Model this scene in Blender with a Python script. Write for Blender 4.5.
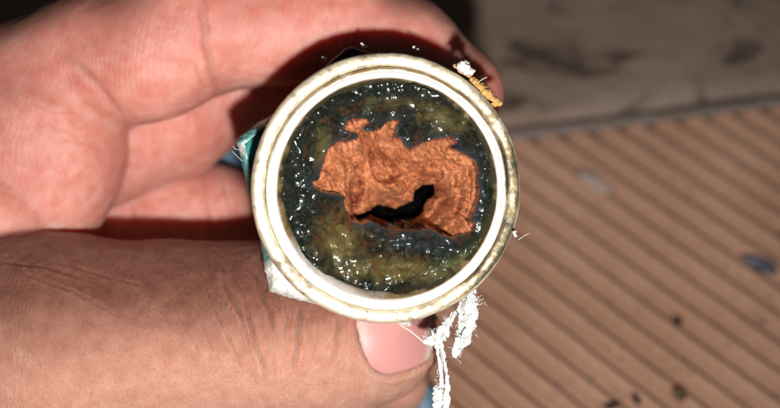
import bpy, math, random
import numpy as np
from mathutils import Vector, Matrix
from mathutils.bvhtree import BVHTree

random.seed(7); np.random.seed(7)
C = bpy.context.scene.collection
for o in list(bpy.data.objects): bpy.data.objects.remove(o)

# ------------------------------------------------------------------ camera, light, exposure (1 unit = 1 cm)
F_PX, FOCUS = 1071.0, 13.2          # focal length in photo pixels, distance to the mouth of the fitting
PITCH, CAM_H = math.radians(55), 18.0
sc = bpy.context.scene
sc.unit_settings.scale_length = 0.01
fwd = Vector((0, math.cos(PITCH), -math.sin(PITCH)))
upv = Vector((0, math.sin(PITCH), math.cos(PITCH)))
right = Vector((1, 0, 0))
cam_loc = Vector((0, 0, CAM_H))
camd = bpy.data.cameras.new('camera'); cam = bpy.data.objects.new('camera', camd); C.objects.link(cam)
ROT = Matrix((right, upv, -fwd)).transposed()
cam.matrix_world = Matrix.Translation(cam_loc) @ ROT.to_4x4()
camd.sensor_width = 36.0
camd.lens = 36.0 * F_PX / 780.0
camd.clip_start = 0.5; camd.clip_end = 400
camd.dof.use_dof = True; camd.dof.focus_distance = FOCUS + 0.3
camd.dof.aperture_fstop = camd.lens * 1e-3 / 0.36
sc.camera = cam

w = bpy.data.worlds.new('World'); sc.world = w; w.use_nodes = True
w.node_tree.nodes['Background'].inputs[0].default_value = (0.95, 0.9, 0.85, 1)
w.node_tree.nodes['Background'].inputs[1].default_value = 0.022

# origin of the "view frame": on the axis of the lens at the mouth of the fitting; x right, y up, z towards the lens
VM = Matrix.Translation(cam_loc + fwd * FOCUS) @ ROT.to_4x4()
ld = bpy.data.lights.new('phone_flash', 'SPOT'); ld.spot_size = math.radians(92); ld.spot_blend = 1.0; ld.energy = 14300; ld.shadow_soft_size = 0.34; ld.color = (1.0, 0.97, 0.95)
lo = bpy.data.objects.new('phone_flash', ld); C.objects.link(lo)
lo.matrix_world = Matrix.Translation(VM @ Vector((0.9, -2.9, FOCUS))) @ (VM.to_3x3() @ Vector((0.9, -2.6, FOCUS))).to_track_quat('Z', 'Y').to_matrix().to_4x4()

sc.view_settings.view_transform = 'Standard'; sc.view_settings.look = 'None'
sc.view_settings.exposure = 0; sc.view_settings.gamma = 1; sc.view_settings.use_curve_mapping = False
sc.cycles.use_denoising = True
sc.cycles.max_bounces = 8

# ------------------------------------------------------------------ helpers
def V(px, py, z):
    """a place in the view frame from where the photograph shows it and how far it stands"""
    s = (FOCUS - z) / F_PX
    return np.array([(px - 390) * s, (204 - py) * s, z])

def to_px(P):
    s = F_PX / (FOCUS - P[:, 2])
    return 390 + P[:, 0] * s, 204 - P[:, 1] * s

def ground_pt(px, py, h=0.0):
    d = right * ((px - 390) / F_PX) + upv * ((204 - py) / F_PX) + fwd
    t = (h - CAM_H) / d.z
    return cam_loc + d * t

def hash3(ix, iy, iz, seed):
    n = (ix.astype(np.uint32) * np.uint32(374761393) + iy.astype(np.uint32) * np.uint32(668265263)
         + iz.astype(np.uint32) * np.uint32(2147483647 - 58) + np.uint32(seed * 1013904223 & 0xffffffff))
    n = (n ^ (n >> np.uint32(13))) * np.uint32(1274126177)
    n = n ^ (n >> np.uint32(16))
    return (n & np.uint32(0xffff)).astype(np.float64) / 65535.0

def vnoise(x, y, z=0.0, seed=0):
    x = np.asarray(x, float); y = np.asarray(y, float); z = np.zeros_like(x) + z
    x, y, z = x + 500.3, y + 500.7, z + 500.1
    ix, iy, iz = np.floor(x).astype(np.int64), np.floor(y).astype(np.int64), np.floor(z).astype(np.int64)
    fx, fy, fz = x - ix, y - iy, z - iz
    u, v, t = (f * f * f * (f * (f * 6 - 15) + 10) for f in (fx, fy, fz))
    def h(a, b, c): return hash3(ix + a, iy + b, iz + c, seed)
    x00 = h(0,0,0)*(1-u)+h(1,0,0)*u; x10 = h(0,1,0)*(1-u)+h(1,1,0)*u
    x01 = h(0,0,1)*(1-u)+h(1,0,1)*u; x11 = h(0,1,1)*(1-u)+h(1,1,1)*u
    return ((x00*(1-v)+x10*v)*(1-t) + (x01*(1-v)+x11*v)*t) * 2 - 1

def fbm(x, y, z=0.0, oct=4, seed=0, gain=0.5):
    s = 0; a = 1; tot = 0
    x = np.asarray(x, float); y = np.asarray(y, float)
    for k in range(oct):
        s = s + a * vnoise(x * 2**k + 3.1*k, y * 2**k + 1.7*k, np.asarray(z) * 2**k, seed + k); tot += a; a *= gain
    return s / tot

def sstep(a, b, x):
    t = np.clip((x - a) / (b - a), 0, 1); return t * t * (3 - 2 * t)

def poly_sd(poly, x, y):
    """signed distance to a closed outline, negative inside"""
    poly = np.asarray(poly, float); n = len(poly)
    d = np.full(x.shape, 1e9); inside = np.zeros(x.shape, bool)
    for i in range(n):
        ax, ay = poly[i]; bx, by = poly[(i + 1) % n]
        ex, ey = bx - ax, by - ay
        t = np.clip(((x - ax) * ex + (y - ay) * ey) / (ex * ex + ey * ey + 1e-12), 0, 1)
        d = np.minimum(d, (x - ax - t * ex)**2 + (y - ay - t * ey)**2)
        c = ((ay > y) != (by > y)) & (x < (bx - ax) * (y - ay) / (by - ay + 1e-12) + ax)
        inside ^= c
    d = np.sqrt(d)
    return np.where(inside, -d, d)

def mesh(name, verts, faces, mat=None, smooth=True, attrs=None):
    me = bpy.data.meshes.new(name)
    verts = np.asarray(verts, np.float32)
    if isinstance(faces, np.ndarray):
        k = faces.shape[1]; nf = len(faces)
        me.vertices.add(len(verts)); me.vertices.foreach_set('co', verts.ravel())
        me.loops.add(nf * k); me.loops.foreach_set('vertex_index', faces.astype(np.int32).ravel())
        me.polygons.add(nf); me.polygons.foreach_set('loop_start', np.arange(nf, dtype=np.int32) * k)
        me.polygons.foreach_set('loop_total', np.full(nf, k, np.int32))
        me.update(calc_edges=True); me.validate()
    else:
        me.from_pydata([tuple(map(float, v)) for v in verts], [], faces); me.update()
    if smooth: me.polygons.foreach_set('use_smooth', np.ones(len(me.polygons), bool))
    for k, a in (attrs or {}).items():
        at = me.attributes.new(k, 'FLOAT', 'POINT'); at.data.foreach_set('value', np.asarray(a, np.float32))
    if mat: me.materials.append(mat)
    return me

def obj(name, me, parent=None, label=None):
    o = bpy.data.objects.new(name, me); C.objects.link(o)
    if parent: o.parent = parent
    if label: o['label'] = label
    return o

def tag(o, label, cat, group=None):
    o['label'] = label; o['category'] = cat
    if group: o['group'] = group
    return o

def thing(name, label, cat, mat4, group=None):
    o = bpy.data.objects.new(name, None); C.objects.link(o); o.empty_display_size = 0.5
    o.matrix_world = mat4
    return tag(o, label, cat, group)

def grid_faces(nu, nv, wrap=False):
    f = []
    i, j = np.meshgrid(np.arange(nu - (0 if wrap else 1)), np.arange(nv - 1), indexing='ij')
    i, j = i.ravel(), j.ravel(); i2 = (i + 1) % nu
    return np.stack([i * nv + j, i2 * nv + j, i2 * nv + j + 1, i * nv + j + 1], 1)

def lathe(prof, n=256, fn=None):
    prof = np.asarray(prof, float)
    th = np.linspace(0, 2*np.pi, n, endpoint=False)
    T, R = np.meshgrid(th, prof[:, 0], indexing='ij'); Z = np.tile(prof[:, 1], (n, 1))
    if fn: R, Z = fn(T, R, Z)
    v = np.stack([R*np.cos(T), R*np.sin(T), Z], -1).reshape(-1, 3)
    return v, grid_faces(n, len(prof), True)

def tube(P, r, n=5):
    P = np.asarray(P, float); tg = np.gradient(P, axis=0); tg /= np.linalg.norm(tg, axis=1)[:, None]
    a = np.cross(tg, [0.3, 0.2, 1.0]); a /= np.linalg.norm(a, axis=1)[:, None]; b = np.cross(tg, a)
    th = np.linspace(0, 2*np.pi, n, endpoint=False)
    v = P[None] + r*(np.cos(th)[:, None, None]*a[None] + np.sin(th)[:, None, None]*b[None])
    return v.reshape(-1, 3), grid_faces(n, len(P), True)

# ---- node helpers
class NT:
    def __init__(s, name):
        s.m = bpy.data.materials.new(name); s.m.use_nodes = True; s.t = s.m.node_tree
        s.b = s.t.nodes['Principled BSDF']; s.out = s.t.nodes['Material Output']
        s.co = s.t.nodes.new('ShaderNodeTexCoord').outputs['Object']
    def n(s, typ, **kw):
        nd = s.t.nodes.new(typ)
        for k, v in kw.items():
            if k in nd.inputs or k.replace('_', ' ') in nd.inputs:
                s.set(nd.inputs[k if k in nd.inputs else k.replace('_', ' ')], v)
            else: setattr(nd, k, v)
        return nd
    def set(s, sock, v):
        if isinstance(v, bpy.types.NodeSocket): s.t.links.new(v, sock)
        elif isinstance(v, tuple) and len(v) == 3 and sock.type == 'RGBA': sock.default_value = (*v, 1)
        else: sock.default_value = v
    def mapping(s, scale=(1,1,1), rot=(0,0,0), vec=None):
        nd = s.t.nodes.new('ShaderNodeMapping'); s.t.links.new(vec or s.co, nd.inputs[0])
        nd.inputs['Scale'].default_value = scale; nd.inputs['Rotation'].default_value = rot
        return nd.outputs[0]
    def noise(s, scale, detail=4, rough=0.55, vec=None, dist=0):
        nd = s.n('ShaderNodeTexNoise', Scale=scale, Detail=detail, Roughness=rough, Distortion=dist)
        s.t.links.new(vec or s.co, nd.inputs['Vector']); return nd.outputs['Fac']
    def vor(s, scale, feature='F1', vec=None, rnd=1.0):
        nd = s.n('ShaderNodeTexVoronoi', feature=feature, Scale=scale, Randomness=rnd)
        s.t.links.new(vec or s.co, nd.inputs['Vector']); return nd.outputs['Distance']
    def ramp(s, fac, stops):
        nd = s.t.nodes.new('ShaderNodeValToRGB'); s.t.links.new(fac, nd.inputs[0]); cr = nd.color_ramp
        while len(cr.elements) < len(stops): cr.elements.new(0.5)
        for e, (p, c) in zip(cr.elements, stops):
            e.position = p; e.color = (*c, 1) if isinstance(c, tuple) else (c, c, c, 1)
        return nd.outputs[0]
    def mix(s, fac, a, b, mode='MIX'):
        nd = s.t.nodes.new('ShaderNodeMix'); nd.data_type = 'RGBA'; nd.blend_type = mode
        s.set(nd.inputs[0], fac); s.set(nd.inputs[6], a); s.set(nd.inputs[7], b); return nd.outputs[2]
    def math(s, op, a, b=0.0):
        nd = s.t.nodes.new('ShaderNodeMath'); nd.operation = op; s.set(nd.inputs[0], a); s.set(nd.inputs[1], b); return nd.outputs[0]
    def attr(s, name):
        return s.n('ShaderNodeAttribute', attribute_name=name).outputs['Fac']
    def bump(s, h, strength=0.5, dist=0.02, normal=None):
        nd = s.n('ShaderNodeBump', Strength=strength, Distance=dist); s.t.links.new(h, nd.inputs['Height'])
        if normal: s.t.links.new(normal, nd.inputs['Normal'])
        return nd.outputs[0]
    def p(s, **kw):
        for k, v in kw.items(): s.set(s.b.inputs[k.replace('_', ' ')], v)
        return s.m

# ------------------------------------------------------------------ materials
def mat_skin():
    k = NT('skin')
    dorsal = k.attr('dorsal'); crease_shade = k.attr('crease_shade')
    big = k.noise(1.1, 3); mid = k.noise(5, 5); fine = k.noise(32, 3)
    palm = k.mix(k.ramp(big, [(0.35, 0.0), (0.65, 1.0)]), (0.66, 0.27, 0.21), (0.77, 0.38, 0.305))
    palm = k.mix(k.ramp(mid, [(0.38, 0.0), (0.72, 0.75)]), palm, (0.64, 0.19, 0.14))
    back = k.mix(k.attr('side'), k.mix(k.ramp(mid, [(0.3, 0.0), (0.7, 1.0)]), (0.20, 0.072, 0.045), (0.32, 0.135, 0.088)), k.mix(k.ramp(mid, [(0.3, 0.0), (0.7, 1.0)]), (0.68, 0.33, 0.23), (0.80, 0.45, 0.335)))  # thumb shading painted in: dark where it faces up, pale where it faces down
    back = k.mix(k.ramp(fine, [(0.45, 0.0), (0.7, 0.25)]), back, (0.29, 0.125, 0.085))
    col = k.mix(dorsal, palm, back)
    col = k.mix(k.math('MULTIPLY', crease_shade, 0.45), col, (0.22, 0.065, 0.045))  # shade in the skin creases painted as a darker colour
    # fine relief: crossing skin lines on the back of the thumb, ridges on the pads
    diag = k.mapping((1, 1, 1), (0, 0, math.radians(32)))
    st1 = k.noise(7, 5, 0.6, k.mapping((5.5, 0.7, 1.5), (0, 0, math.radians(-32))))
    st2 = k.noise(9, 4, 0.6, k.mapping((4.5, 0.9, 1.5), (0, 0, math.radians(48))))
    cells = k.vor(20, 'DISTANCE_TO_EDGE', k.mapping((1, 0.7, 1), (0, 0, 0.5)))
    cells = k.math('MINIMUM', cells, 0.12)
    h1 = k.math('ADD', k.math('MULTIPLY', k.math('ADD', k.math('MULTIPLY', st1, 1.5), st2), 0.9), k.math('MULTIPLY', cells, 1.3))
    h1 = k.math('ADD', h1, k.math('MULTIPLY', k.noise(75, 2), 0.8))
    wv = k.n('ShaderNodeTexWave', wave_type='BANDS', bands_direction='DIAGONAL', Scale=5.5, Distortion=5.0, Detail=1.0)
    wv.inputs['Detail Scale'].default_value = 0.45
    k.t.links.new(k.mapping((1, 1.6, 1), (0, 0, 0.9)), wv.inputs['Vector'])
    h2 = k.math('ADD', k.math('MULTIPLY', wv.outputs['Fac'], 0.08), k.math('MULTIPLY', k.noise(45, 4), 0.5))
    h1 = k.math('MULTIPLY', h1, 1.7)
    nd = k.t.nodes.new('ShaderNodeMix'); nd.data_type = 'FLOAT'
    k.set(nd.inputs[0], dorsal); k.set(nd.inputs[2], h2); k.set(nd.inputs[3], h1)
    nrm = k.bump(nd.outputs[0], 0.9, 0.028)
    k.b.subsurface_method = 'RANDOM_WALK'
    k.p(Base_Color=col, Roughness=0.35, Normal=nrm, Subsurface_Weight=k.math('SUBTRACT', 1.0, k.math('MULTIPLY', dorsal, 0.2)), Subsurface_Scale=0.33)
    k.b.inputs['Subsurface Radius'].default_value = (1.0, 0.26, 0.12)
    k.b.inputs['Specular IOR Level'].default_value = 0.5
    return k.m

def mat_nail():
    k = NT('nail')
    col = k.mix(k.attr('edge'), (0.72, 0.30, 0.275), (0.80, 0.62, 0.54))
    col = k.mix(k.attr('moon'), col, (0.80, 0.50, 0.45))
    col = k.mix(k.attr('grime'), col, (0.25, 0.10, 0.07))
    nrm = k.bump(k.noise(6, 2, 0.5, k.mapping((0.3, 6, 1))), 0.25, 0.01)
    k.b.subsurface_method = 'RANDOM_WALK'
    k.b.inputs['Subsurface Radius'].default_value = (1.0, 0.35, 0.25)
    return k.p(Base_Color=col, Roughness=0.5, Normal=nrm, Subsurface_Weight=0.7, Subsurface_Scale=0.15, Specular_IOR_Level=0.35)

def mat_metal(name, bright, dark, dirt=(0.5, 0.72), rough=(0.2, 0.5), bump=0.3, metal=0.85):
    k = NT(name)
    a = k.noise(2.6, 5, 0.6, None, 0.6); b = k.noise(14, 4, 0.65); s_ = k.noise(40, 2)
    d = k.ramp(k.math('ADD', k.math('MULTIPLY', a, 0.6), k.math('MULTIPLY', b, 0.4)), [(dirt[0], 0.0), (dirt[1], 1.0)])
    col = k.mix(d, bright, dark)
    col = k.mix(k.ramp(s_, [(0.62, 0.0), (0.75, 0.5)]), col, (0.16, 0.10, 0.04))
    r = k.ramp(b, [(0.3, rough[0]), (0.7, rough[1])])
    nrm = k.bump(k.noise(7, 5, 0.6), bump, 0.03)
    pa = k.attr('patch')
    col = k.mix(k.ramp(pa, [(0.3, 0.0), (0.65, 1.0)]), col, dark)
    col = k.mix(k.ramp(pa, [(0.72, 0.0), (0.95, 1.0)]), col, (0.07, 0.06, 0.035))  # near-black mirror reflections painted into the metal colour
    return k.p(Base_Color=col, Metallic=metal, Roughness=r, Normal=nrm)

def mat_hex():
    k = NT('patinated_brass')
    a = k.noise(4, 5, 0.6); b = k.noise(22, 4, 0.7)
    col = k.mix(k.ramp(a, [(0.42, 0.0), (0.6, 1.0)]), (0.08, 0.06, 0.03), (0.025, 0.02, 0.015))
    blue = k.mix(b, (0.02, 0.30, 0.33), (0.12, 0.50, 0.47))
    col = k.mix(k.ramp(k.attr('blue'), [(0.3, 0.0), (0.6, 1.0)]), col, blue)
    nrm = k.bump(b, 0.6, 0.03)
    return k.p(Base_Color=col, Metallic=0.25, Roughness=0.5, Normal=nrm)

def mat_crust():
    k = NT('tape_crust')
    b = k.noise(16, 5, 0.7)
    white = k.mix(k.ramp(b, [(0.45, 0.0), (0.72, 1.0)]), (0.90, 0.89, 0.84), (0.55, 0.55, 0.42))
    teal = k.mix(b, (0.01, 0.22, 0.25), (0.25, 0.60, 0.52))
    ora = k.mix(b, (0.55, 0.24, 0.04), (0.8, 0.55, 0.2))
    c = k.mix(k.ramp(k.attr('blue'), [(0.25, 0.0), (0.7, 1.0)]), white, teal)
    c = k.mix(k.attr('orange'), c, ora)
    return k.p(Base_Color=c, Roughness=0.7, Normal=k.bump(k.noise(40, 4, 0.7), 0.6, 0.02))

def mat_sludge():
    k = NT('wet_sludge')
    g = k.attr('olive'); e = k.attr('film')
    n = k.noise(6, 6, 0.65, None, 0.4); n2 = k.noise(22, 4, 0.7)
    dark = k.mix(n2, (0.003, 0.006, 0.005), (0.015, 0.021, 0.014))
    olive = k.mix(n, (0.026, 0.024, 0.008), (0.19, 0.145, 0.048))
    col = k.mix(k.ramp(k.math('ADD', g, k.math('MULTIPLY', k.math('SUBTRACT', n, 0.5), 1.3)), [(0.30, 0.0), (0.95, 1.0)]), dark, olive)
    col = k.mix(k.attr('algae'), col, (0.17, 0.19, 0.06))
    col = k.mix(e, col, (0.035, 0.045, 0.055))
    pits = k.vor(30, 'SMOOTH_F1')
    h = k.noise(13, 3, 0.5)
    nrm = k.bump(k.noise(9, 1, 0.4), 0.06, 0.03)
    k.b.inputs['Specular IOR Level'].default_value = 0.15
    k.b.inputs['Coat Weight'].default_value = 1.0; k.b.inputs['Coat Roughness'].default_value = 0.17
    k.b.inputs['Coat IOR'].default_value = 1.68
    k.set(k.b.inputs['Coat Normal'], nrm)
    return k.p(Base_Color=col, Roughness=0.4, Normal=nrm)

def mat_rust():
    k = NT('orange_rust')
    n = k.noise(4, 6, 0.65, None, 0.8); f = k.noise(28, 5, 0.7); sp = k.noise(11, 6, 0.75, None, 1.2)
    col = k.mix(k.ramp(n, [(0.3, 0.0), (0.7, 1.0)]), (0.48, 0.16, 0.06), (0.70, 0.285, 0.125))
    col = k.mix(k.ramp(f, [(0.5, 0.0), (0.72, 0.6)]), col, (0.42, 0.10, 0.035))
    col = k.mix(k.ramp(sp, [(0.52, 0.0), (0.62, 0.85)]), col, (0.17, 0.035, 0.02))
    col = k.mix(k.ramp(k.noise(2.2, 5, 0.6, k.mapping((1, 1, 1), (0, 0, 0.8)), 1.0), [(0.46, 0.0), (0.60, 0.65)]), col, (0.28, 0.075, 0.025))
    col = k.mix(k.attr('rim'), col, (0.18, 0.032, 0.012))  # dark red that also holds painted shade of the hole, folds and hollows
    col = k.mix(k.ramp(k.vor(7, 'F1', None, 1.0), [(0.10, 0.9), (0.14, 0.0)]), col, (0.10, 0.085, 0.05))
    col = k.mix(k.ramp(k.noise(17, 3, 0.6), [(0.66, 0.0), (0.74, 0.6)]), col, (0.66, 0.42, 0.26))
    nrm = k.bump(k.math('ADD', f, k.math('MULTIPLY', k.noise(60, 3, 0.7), 0.5)), 0.55, 0.025)
    k.b.inputs['Specular IOR Level'].default_value = 0.35
    return k.p(Base_Color=col, Roughness=0.62, Normal=nrm)

def mat_plain(name, col, rough=0.6, col2=None, scale=8, bump=0.3, metallic=0.0):
    k = NT(name); n = k.noise(scale, 5, 0.65)
    c = k.mix(k.ramp(n, [(0.35, 0.0), (0.65, 1.0)]), col, col2 or tuple(x * 0.6 for x in col))
    return k.p(Base_Color=c, Roughness=rough, Metallic=metallic, Normal=k.bump(k.noise(scale * 3, 4), bump, 0.02))

def mat_tape():
    k = NT('white_thread_tape')
    c = k.mix(k.ramp(k.noise(14, 5, 0.7), [(0.45, 0.0), (0.75, 0.7)]), (0.74, 0.75, 0.72), (0.45, 0.48, 0.44))
    k.b.inputs['Transmission Weight'].default_value = 0.0
    return k.p(Base_Color=c, Roughness=0.55, Normal=k.bump(k.noise(30, 4, 0.7), 0.5, 0.02))

def mat_board():
    k = NT('brown_ridged_board')
    n = k.noise(0.35, 4); f = k.noise(5, 6, 0.7); s_ = k.noise(2.2, 5, 0.7, None, 0.7)
    col = k.mix(k.ramp(n, [(0.3, 0.0), (0.7, 1.0)]), (0.41, 0.22, 0.135), (0.53, 0.31, 0.205))
    col = k.mix(k.ramp(f, [(0.4, 0.0), (0.75, 0.35)]), col, (0.28, 0.13, 0.075))
    col = k.mix(k.ramp(s_, [(0.60, 0.0), (0.74, 0.45)]), col, (0.22, 0.11, 0.07))
    col = k.mix(k.ramp(k.noise(1.3, 6, 0.75), [(0.60, 0.0), (0.78, 0.4)]), col, (0.60, 0.50, 0.45))
    return k.p(Base_Color=col, Roughness=0.85, Normal=k.bump(f, 0.4, 0.05))

def mat_floor():
    k = NT('dirty_floor')
    n = k.noise(0.22, 5, 0.6); f = k.noise(2.5, 6, 0.75); st = k.noise(0.42, 5, 0.6, k.mapping((1, 1.9, 1), (0, 0, 0.2)), 0.6)
    col = k.mix(k.ramp(n, [(0.35, 0.0), (0.65, 1.0)]), (0.30, 0.205, 0.15), (0.42, 0.315, 0.245))
    col = k.mix(k.ramp(f, [(0.4, 0.0), (0.8, 0.5)]), col, (0.15, 0.11, 0.085))
    col = k.mix(k.ramp(st, [(0.54, 0.0), (0.63, 0.9)]), col, (0.075, 0.05, 0.035))
    col = k.mix(k.ramp(k.noise(0.6, 6, 0.7), [(0.58, 0.0), (0.72, 0.5)]), col, (0.36, 0.34, 0.34))
    return k.p(Base_Color=col, Roughness=0.75, Normal=k.bump(f, 0.5, 0.1))

# ------------------------------------------------------------------ the floor and the ridged board
def build_floor():
    n = 420
    x = np.sign(np.linspace(-1, 1, n))*(np.abs(np.linspace(-1, 1, n))**2.2)*140; X, Y = np.meshgrid(x, x, indexing='ij')
    e0 = np.array(ground_pt(533, 134)[:2]); e1 = np.array(ground_pt(790, 101)[:2]); ed = (e1-e0)/np.linalg.norm(e1-e0)
    beyond = (X - e0[0])*-ed[1] + (Y + 20 - e0[1])*ed[0]
    Z = -0.55 + 0.05*fbm(X / 9, Y / 9, 0, 4, 3) + 0.47*sstep(-0.2, 0.9, beyond)
    me = mesh('floor', np.stack([X, Y + 20, Z], -1).reshape(-1, 3), grid_faces(n, n), mat_floor())
    o = obj('floor', me); o['kind'] = 'structure'

def build_board():
    th = math.radians(-43.6); pitch = 0.517
    u = np.array([math.cos(th), math.sin(th)]); nn = np.array([-u[1], u[0]])
    e0 = np.array(ground_pt(533, 134)[:2]); e1 = np.array(ground_pt(790, 101)[:2])
    ed = (e1 - e0) / np.linalg.norm(e1 - e0); en = np.array([-ed[1], ed[0]])   # far edge of the board, en points away from the lens
    ph0 = np.dot(np.array(ground_pt(520, 283.6)[:2]), nn)
    # sheet laid out along the far edge so that its edge is straight; ridges cross it slantwise
    ns, nt = 1500, 260
    S = np.linspace(-26, 24, ns); T = np.concatenate([np.linspace(-30, -14, 60), np.linspace(-13.9, 0, nt - 60)])
    S, T = np.meshgrid(S, T, indexing='ij')
    wob = 0.05 * fbm(S / 4, np.zeros_like(S), 0, 3, 9) * np.exp(T / 3)
    X = e0[0] + ed[0] * S + en[0] * (T + wob); Y = e0[1] + ed[1] * S + en[1] * (T + wob)
    q = (X * nn[0] + Y * nn[1] - ph0) / pitch
    q = q + 0.05 * fbm(X / 3, Y / 3, 0, 3, 5)
    fr = q - np.round(q)                                   # 0 at the groove
    prof = np.abs(np.sin(np.pi*fr))**0.85           # broad flat ridge, narrow groove
    Z = -0.46 + 0.46 * prof + 0.015 * fbm(X * 2, Y * 2, 0, 3, 6) - 0.05 * (1 - prof) * fbm(X / 1.5, Y / 1.5, 0, 3, 8)
    top = np.stack([X, Y, Z], -1)
    # skirt: the far edge goes down to the floor
    edge = top[:, -1, :].copy(); edge[:, 2] = -0.5; edge[:, :2] += en * 0.01
    allv = np.concatenate([top, edge[:, None, :]], 1).reshape(-1, 3)
    base = Matrix.Translation((float(e0[0]), float(e0[1]), 0))
    m = mat_board()
    t = thing('ridged_board', 'brown ridged board lying on the dark dirty floor, at the right', 'board', base)
    off = np.array([e0[0], e0[1], 0])
    obj('ridged_sheet', mesh('ridged_sheet', allv - off, grid_faces(ns, nt + 1), m), t)
    # thin pale liner showing along the far edge
    L = np.linspace(-26, 24, 160); vs = []
    for k, (a, z) in enumerate([(-0.10, -0.03), (0.02, 0.012), (0.20, 0.0), (0.24, -0.06), (0.25, -0.6)]):
        jj = 0.05 * fbm(L / 1.5, L * 0 + k, 0, 4, 17)
        P = e0 + np.outer(L, ed) + en * (a + jj[:, None])
        vs.append(np.column_stack([P, np.full(len(L), z)]))
    v = np.stack(vs, 1).reshape(-1, 3)
    obj('board_edge', mesh('board_edge', v - off, grid_faces(160, 5),
        mat_plain('board_edge', (0.33, 0.27, 0.235), 0.85, (0.25, 0.18, 0.145), 3)), t)

def lump(r, seed, sx=1, sy=1, sz=1, amp=0.75, n=32):
    th = np.linspace(0, 2*np.pi, n, endpoint=False); ph = np.linspace(0.02, np.pi - 0.02, n // 2)
    T, P = np.meshgrid(th, ph, indexing='ij')
    d = np.stack([np.sin(P)*np.cos(T), np.sin(P)*np.sin(T), np.cos(P)], -1)
    k = 1 + amp * fbm(d[..., 0]*1.6 + seed, d[..., 1]*1.6, d[..., 2]*1.6, 4, seed)
    v = d * k[..., None] * r * np.array([sx, sy, sz])
    return v.reshape(-1, 3), grid_faces(n, n // 2, True)

def build_grit():
    rg = np.random.RandomState(4); vs, fs, k = [], [], 0
    for i in range(170):
        px, py = rg.uniform(440, 800), rg.uniform(125, 420); g = ground_pt(px, py, 0.0)
        v, f = lump(rg.uniform(0.010, 0.028)*(1.6 if rg.rand() < .1 else 1), i, 1.3, 0.8, 0.6, 0.75, 10)
        vs.append(v + np.array([g.x, g.y, 0.01])); fs.append(f + k); k += len(v)
    o = obj('grit', mesh('grit', np.concatenate(vs), np.concatenate(fs), mat_plain('grit', (0.10, 0.06, 0.04), 0.8, (0.45, 0.36, 0.30), 0.9)))
    o['kind'] = 'stuff'; tag(o, 'fine grit and dust specks scattered over the ridged board', 'grit')

def build_litter():
    dk = mat_plain('dark_crumb', (0.05, 0.028, 0.018), 0.8, (0.02, 0.012, 0.01), 4)
    gy = mat_plain('grey_chip', (0.14, 0.15, 0.19), 0.55, (0.05, 0.06, 0.08), 3)
    pl = mat_plain('pale_smear', (0.56, 0.47, 0.42), 0.8, (0.46, 0.31, 0.24), 5)
    tan = mat_plain('brown_flake', (0.16, 0.09, 0.05), 0.8, (0.08, 0.05, 0.03), 4)
    items = [
        ('debris_chip', 'small blue-grey chip on the brown ridged board, near the right edge', 'chip', 762, 265, 0.24, gy, (1.25, 0.55, 0.3), 1, -0.42),
        ('pale_debris', 'pale whitish scrap on the brown ridged board, right of the metal fitting', 'scrap', 596, 181, 0.30, pl, (1.4, 0.6, 0.10), 2, -0.75),
        ('dark_crumb', 'roundish dark crumb on the ridged board, rightmost of the three along the bottom', 'crumb', 679, 393, 0.11, tan, (1.0, 1.1, 0.7), 3, 0.3),
        ('dark_crumb', 'pointed dark crumb on the ridged board, middle of the three along the bottom', 'crumb', 637, 400, 0.085, dk, (0.7, 1.3, 0.8), 4, 0.5),
        ('dark_crumb', 'flat dark crumb at the bottom edge of the photo, leftmost of the three', 'crumb', 612, 406, 0.10, dk, (1.3, 0.7, 0.6), 5, 0.2),
        ('dark_crumb', 'tiny dark speck lying in a groove in the middle of the ridged board', 'crumb', 678, 321, 0.075, dk, (1.2, 0.8, 0.7), 6, -0.6),
    ]
    for name, lab, cat, px, py, r, m, s, sd, rz in items:
        v, f = lump(r, sd, *s); g = ground_pt(px, py, 0.05)
        o = obj(name, mesh(name, v, f, m)); o.location = (g.x, g.y, 0.02 + r * s[2] * 0.5); o.rotation_euler = (0, 0, rz)
        tag(o, lab, cat)
        if cat == 'crumb': o['group'] = 'dark crumbs on the ridged board'

# ------------------------------------------------------------------ the metal fitting
PC = V(388.5, 189.5, 0)                                      # centre of the mouth, view frame
ax_dn = np.array([-0.122, 0.06, -1.0]); ax_dn /= np.linalg.norm(ax_dn)
pz = -ax_dn; px_ = np.cross([0, 1, 0], pz); px_ /= np.linalg.norm(px_); py_ = np.cross(pz, px_)
PR = np.stack([px_, py_, pz], 1)                              # columns: local axes in the view frame
PM = Matrix(((*PR[0], PC[0]), (*PR[1], PC[1]), (*PR[2], PC[2]), (0, 0, 0, 1)))

def fit_xy(px, py, zl):
    """local x, y on the fitting at local depth zl for a place seen in the photograph"""
    e = np.array([0, 0, FOCUS]); d = V(px, py, 0) - e
    eL = PR.T @ (e - PC); dL = PR.T @ d
    t = (zl - eL[2]) / dL[2]; return (eL + dL * t)[:2]

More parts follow.
